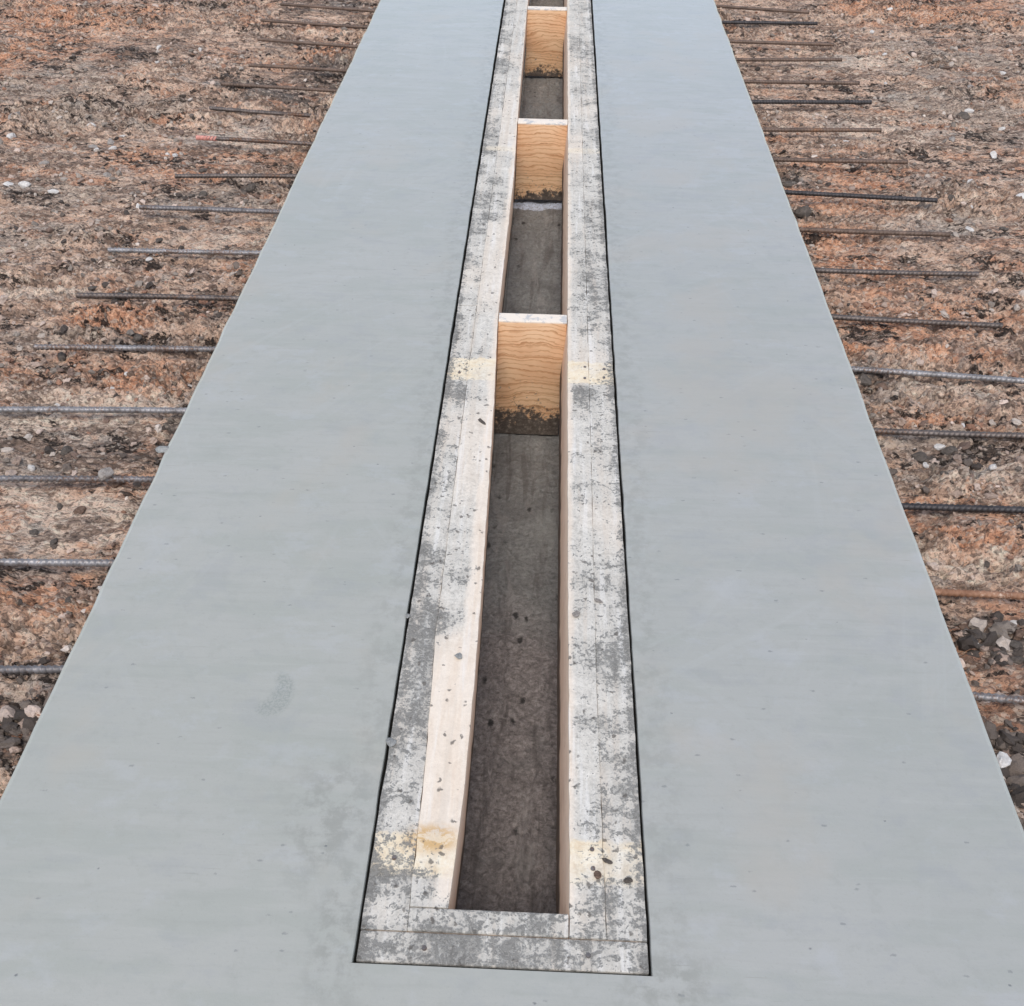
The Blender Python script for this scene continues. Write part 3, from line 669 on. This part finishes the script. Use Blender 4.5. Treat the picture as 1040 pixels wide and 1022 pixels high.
whites_r = [(1.705,6.033,.016),(1.855,6.331,.015),(1.21,5.695,.013),(2.187,5.402,.015),(1.675,5.626,.015),(1.895,4.916,.018),(1.849,4.403,.022),(1.65,4.066,.016),(1.596,3.849,.017),(1.796,3.923,.022),(1.542,3.672,.014),(1.967,4.684,.013),(1.599,5.243,.012),(1.268,4.498,.013),(0.972,1.628,.013),(1.075,1.70,.013),(1.18,2.22,.013),(1.08,2.33,.012),(1.03,2.26,.011),(1.00,2.39,.010),(1.16,2.42,.012)]
darks_l = [(-1.075,1.967,.017),(-1.16,1.886,.014),(-1.092,1.848,.013),(-1.129,1.983,.009),(-1.121,2.537,.015),(-1.163,2.72,.018),(-1.371,2.663,.017),(-1.313,4.023,.020),(-2.019,5.349,.026),(-1.254,3.798,.022),(-1.083,3.854,.020),(-1.40,3.02,.016),(-1.02,2.075,.026),(-.99,1.66,.013),(-1.19,2.20,.016),(-1.30,3.40,.016),(-1.1,4.95,.03)]
darks_r = [(1.079,1.897,.012),(1.023,2.292,.022),(1.10,2.31,.020),(1.177,2.387,.017),(1.855,4.852,.03),(1.555,3.95,.018),(1.669,3.689,.020),(1.323,3.176,.018),(1.167,1.954,.016),(1.042,2.17,.012),(1.002,1.659,.020),(0.974,1.69,.017),(1.03,1.646,.021),(1.06,1.63,.018),(.985,1.62,.016),(1.08,1.665,.017),(1.015,1.60,.017),(1.05,1.585,.015),(.945,2.63,.024),(.99,2.61,.022),(1.03,2.645,.020),(.97,3.79,.028),(.94,4.02,.026),(1.5,2.95,.016)]
greys = [(-1.80,4.20,.022),(-1.74,4.24,.018),(-1.93,4.02,.016),(-1.86,4.62,.022),(-2.2,4.42,.03),(1.33,2.33,.016),(1.24,2.36,.016),(1.72,4.55,.018),(-1.66,3.95,.022),(-1.35,1.9,.012),(1.98,5.2,.02)]
allst = [(x, y, r, 'white') for x, y, r in whites_l + whites_r] + [(x, y, r, 'dark' if i % 4 else 'brown') for i, (x, y, r) in enumerate(darks_l + darks_r)] + [(x, y, r, 'grey') for x, y, r in greys]
def cell_of(x, y):
    side = -1 if x < 0 else 1; bars = LEFT if side < 0 else RIGHT
    ys_ = [b[1] * (1 if abs(x) > 1.2 else 0) + b[2] * (0 if abs(x) > 1.2 else 1) for b in bars]
    k = sum(1 for q in ys_ if q < y)
    sn = 'left' if side < 0 else 'right'
    z = 'beside the slab' if abs(x) < 1.0 else 'midway along it' if abs(x) < 1.2 else 'by its tip' if abs(x) < 1.5 else 'past its tip' if abs(x) < 1.85 else 'far out'
    if k == 0: w = 'below the bottommost %s bar' % sn
    elif k == 1: w = 'above the bottommost %s bar' % sn
    elif k >= len(bars): w = 'above the topmost visible %s bar' % sn
    else: w = 'above the %s %s bar from the bottom' % (ORD[k - 1], sn)
    return w + ', ' + z
KIND = dict(white='white stone', dark='dark clod', brown='brown clod', grey='grey stone')
cells = {}
for s in allst: cells.setdefault((s[3], cell_of(s[0], s[1])), []).append(s)
stones_xy = []
for (mk, cl), ss in cells.items():
    ss.sort(key=lambda s: abs(s[0]))
    for i, (x, y, r, _) in enumerate(ss):
        if len(ss) == 1: adj = 'small' if r < .018 else 'large'; extra = ''
        elif len(ss) == 2: adj = ''; extra = ', %s slab' % ('nearer' if i == 0 else 'farther from')
        else: adj = ''; extra = ', %s slab' % (['nearest', 'second from', 'third from', 'fourth from', 'fifth from', 'sixth from'][i])
        lab = ('%s %s %s%s' % (adj, KIND[mk], cl, extra)).strip()
        o = link({'white': 'white_stone', 'grey': 'grey_stone'}.get(mk, 'clay_clod'), SV[mk][len(stones_xy) % 4]); stones_xy.append((x, y, r))
        o.location = (x, y, float(ground_h(np.array([x]), np.array([y]))[0]) + r * (.14 if mk != 'white' else .18))
        k_ = 1.0; o.scale = (r * 1.15 * k_, r * k_, r * .95 * k_); o.rotation_euler = (random.uniform(-.3, .3), random.uniform(-.3, .3), random.uniform(0, 6.28))
        tag(o, lab, 'stone' if mk in ('white', 'grey') else 'clod', {'white': 'white stones on the bare soil', 'grey': 'grey stones on the bare soil'}.get(mk, 'clay clods on the bare soil'))
# clod sitting on the third left bar; crumbs on the form and the slab lip
def chip(name, x, y, z, s, lab, cat, mat=m_chip, seed=1, group=None):
    me = stone_mesh(name, seed, 2, .6, .3); me.materials.append(mat)
    o = link(name, me); o.location = (x, y, z); o.scale = s; o.rotation_euler = (0, 0, random.uniform(0, 6))
    tag(o, lab, cat, group); return o
chip('clay_clod', -1.025, 2.047, -.067, (.024, .018, .026), 'grey pointed clod sitting on top of the third left bar near the slab', 'clod', m_greyst, 12, 'clay clods on the bare soil')
CG = 'cement crumbs dropped on the form'
chip('cement_crumb', -.113, 1.432, .003, (.009, .009, .007), 'round grey cement crumb on the inner plank of the left side, beside the slot', 'cement crumb', m_chip, 3, CG)
chip('cement_crumb', .117, 1.560, .002, (.008, .011, .007), 'olive grey cement crumb on the right inner plank at the edge of the slot', 'cement crumb', m_greyst, 4, CG)
chip('cement_crumb', .163, 1.602, .000, (.009, .007, .006), 'small dark cement crumb on the right side of the form beside the plank seam', 'cement crumb', m_greyst, 5, CG)
chip('cement_crumb', -.219, 1.222, .000, (.008, .014, .007), 'grey cement crumb wedged over the dark joint left of the form, lower one', 'cement crumb', m_chip, 6, CG)
chip('cement_crumb', -.2245, 1.538, .000, (.006, .009, .006), 'small grey cement crumb over the dark joint left of the form, upper one', 'cement crumb', m_chip, 7, CG)
chip('cement_crumb', -.1165, 2.225, .001, (.006, .022, .005), 'long dark cement crumb on the left inner plank level with the first crossboard', 'cement crumb', m_clod, 8, CG)
chip('cement_crumb', .147, .972, .002, (.008, .009, .007), 'brown cement crumb on the lower yellow band right of the slot', 'cement crumb', m_redclod, 9, CG)
chip('cement_crumb', .196, .965, .001, (.010, .008, .006), 'dark cement crumb on the lower yellow band near the outer right edge', 'cement crumb', m_clod, 10, CG)
chip('cement_crumb', .163, 1.000, .000, (.011, .006, .005), 'flat dark cement crumb across the plank seam on the lower right yellow band', 'cement crumb', m_clod, 11, CG)
chip('concrete_chip', -.876, 2.072, -.006, (.016, .026, .012), 'pale concrete lump stuck to the left lip of the slab', 'concrete chip', m_chip, 13)
chip('concrete_chip', .883, 1.245, -.010, (.012, .026, .012), 'small white concrete chip stuck to the right lip of the slab near the bottom', 'concrete chip', m_white, 14)

# rubble nobody could count --------------------------------------------
def rubble(n, seed):
    r = np.random.default_rng(seed)
    tmpl = []
    for sub in (1, 2):
        bm = bmesh.new(); bmesh.ops.create_icosphere(bm, subdivisions=sub, radius=1)
        tmpl.append((np.array([v.co[:] for v in bm.verts]), np.array([[v.index for v in f.verts] for f in bm.faces]))); bm.free()
    side = np.where(r.random(n * 6) < .52, -1, 1)
    y = 1.0 + 6.0 * r.random(n * 6) ** 1.35
    lim = 1.05 + .36 * y
    x = SLAB_W + .004 + (lim - SLAB_W + .25) * r.random(n * 6) ** 1.25
    x = x * side
    dn = np.clip((fbm(x * 2.5, y * 4.5, 60, 3) - .36) * 3.2, .05, 1)
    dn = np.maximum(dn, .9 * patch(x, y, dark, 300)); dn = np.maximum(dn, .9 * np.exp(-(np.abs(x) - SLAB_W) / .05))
    dn = np.maximum(dn, .7 * patch(x, y, grey, 200)); dn = dn * (1 - .55 * patch(x, y, pale, 400))
    for tx, ty, ey in LEFT + RIGHT:
        dn = np.where((np.sign(x) == np.sign(tx)) & (np.abs(x) < abs(tx)) & (np.abs(y - (ey + ty) / 2) < .03), dn * .15, dn)
    keep = np.where(r.random(n * 6) < dn)[0][:n]; x, y = x[keep], y[keep]; n = len(x)
    rad = np.clip(np.exp(r.normal(math.log(.0048), .5, n)), .0022, .012) * (1 + .05 * (y - 1))
    dk = patch(x, y, dark, 300); rad = np.where((dk > .45) & (y < 2.0), np.clip(rad * 1.7, .004, .019), rad)
    z = ground_h(x, y) + rad * .22
    sc = np.stack([r.uniform(.85, 1.35, n), r.uniform(.75, 1.1, n), r.uniform(.55, .95, n)], 1) * rad[:, None]
    an = r.uniform(0, 2 * math.pi, n); tl = r.normal(0, .25, (n, 2))
    ca, sa = np.cos(an)[:, None], np.sin(an)[:, None]
    big = (rad > .0075) & (y < 3.2)
    Vs, Fs, ids, off_ = [], [], [], 0
    for (tv, tf), pick_ in zip(tmpl, (np.where(~big)[0], np.where(big)[0])):
        m_ = len(pick_)
        if m_ == 0: continue
        if len(tv) > 50:     # lumpy: smooth bumps plus a little grain
            q = r.normal(size=(m_, 5, 3)); ph = r.uniform(0, 6.28, (m_, 5))
            lump = sum(np.sin(2.6 * np.einsum('vk,nk->nv', tv, q[:, k_]) + ph[:, k_, None]) for k_ in range(5)) * .075
            jit = (1 + lump + r.uniform(-.07, .07, (m_, len(tv))))[:, :, None]
        else: jit = 1 + r.uniform(-.36, .36, (m_, len(tv), 1))
        v = tv[None] * jit * sc[pick_][:, None, :]
        c_, s_ = ca[pick_], sa[pick_]
        vx = v[:, :, 0] * c_ - v[:, :, 1] * s_; vy = v[:, :, 0] * s_ + v[:, :, 1] * c_
        vz = v[:, :, 2] + tl[pick_, :1] * vx + tl[pick_, 1:] * vy
        Vs.append(np.stack([vx + x[pick_, None], vy + y[pick_, None], vz + z[pick_, None]], 2).reshape(-1, 3))
        Fs.append((tf[None] + (off_ + np.arange(m_) * len(tv))[:, None, None]).reshape(-1, 3)); off_ += m_ * len(tv)
        ids.append(np.repeat(pick_, len(tv)))
    me = mesh_np('rubble', np.concatenate(Vs), np.concatenate(Fs)); ids = np.concatenate(ids)
    o_, g_, p_ = patch(x, y, orange, 100), patch(x, y, grey, 200), patch(x, y, pale, 400)
    pal = np.array([(.22, .15, .115), (.40, .295, .23), (.58, .45, .365), (.34, .185, .12), (.27, .225, .185), (.46, .385, .32), (.075, .060, .050), (.16, .128, .105), (.70, .60, .51)])
    ed = np.exp(-(np.abs(x) - SLAB_W) / .05)  # darker rubble tints along the slab edge paint in contact shade
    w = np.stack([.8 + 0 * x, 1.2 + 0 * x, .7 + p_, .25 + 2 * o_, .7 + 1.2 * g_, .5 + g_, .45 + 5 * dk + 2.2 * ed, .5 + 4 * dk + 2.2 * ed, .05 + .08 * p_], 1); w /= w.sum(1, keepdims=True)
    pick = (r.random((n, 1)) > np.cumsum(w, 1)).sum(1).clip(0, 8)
    colr = pal[pick] * r.uniform(.8, 1.2, (n, 1))
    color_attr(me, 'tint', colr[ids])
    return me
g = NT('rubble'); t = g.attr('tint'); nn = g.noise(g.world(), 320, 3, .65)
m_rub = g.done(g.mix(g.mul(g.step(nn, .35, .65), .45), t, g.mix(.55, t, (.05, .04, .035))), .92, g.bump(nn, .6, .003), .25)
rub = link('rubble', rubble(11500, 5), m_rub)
tag(rub, 'loose crumbs of clay and gravel scattered over the bare soil', 'rubble', kind='stuff')

# ------------------------------------------------------------------ camera
cam = bpy.data.cameras.new('camera'); co = bpy.data.objects.new('camera', cam); COL.objects.link(co)
cam.sensor_fit = 'HORIZONTAL'; cam.sensor_width = 36; cam.lens = 1101.495 / 1040 * 36
cam.clip_start = .05; cam.clip_end = 2000
ri_ = Vector((0.99914370, 0.03909171, 0.01355408)); up_ = Vector((-0.03535091, 0.63634954, 0.77059041)); fw_ = Vector((-0.02149856, 0.77040970, -0.63718655))
M = Matrix((( ri_.x, up_.x, -fw_.x, .02535), (ri_.y, up_.y, -fw_.y, 0), (ri_.z, up_.z, -fw_.z, 1.57856), (0, 0, 0, 1)))
co.matrix_world = M
scene.camera = co

# ------------------------------------------------------------------ light: bright overcast
EL, AZ = 58, 183
w = bpy.data.worlds.new('World'); scene.world = w; w.use_nodes = True
nt = w.node_tree; bg = nt.nodes['Background']
sky = nt.nodes.new('ShaderNodeTexSky'); sky.sky_type = 'NISHITA'; sky.sun_disc = False
sky.sun_elevation = R(EL); sky.sun_rotation = R(AZ); sky.air_density = 1.0; sky.dust_density = 1.5; sky.ozone_density = 1.0
hs = nt.nodes.new('ShaderNodeHueSaturation'); hs.inputs['Saturation'].default_value = .70
nt.links.new(sky.outputs[0], hs.inputs['Color']); nt.links.new(hs.outputs[0], bg.inputs[0]); bg.inputs[1].default_value = .15
sl = bpy.data.lights.new('sun', 'SUN'); sl.energy = 1.0; sl.angle = R(20); sl.color = (1, .96, .91)
so = bpy.data.objects.new('sun', sl); COL.objects.link(so)
dv = Vector((math.sin(R(AZ)) * math.cos(R(EL)), math.cos(R(AZ)) * math.cos(R(EL)), math.sin(R(EL))))
so.rotation_euler = dv.to_track_quat('Z', 'Y').to_euler(); so.location = dv * 20
vs = scene.view_settings; vs.view_transform = 'Standard'; vs.look = 'None'; vs.gamma = 1; vs.exposure = 0.62; vs.use_curve_mapping = False
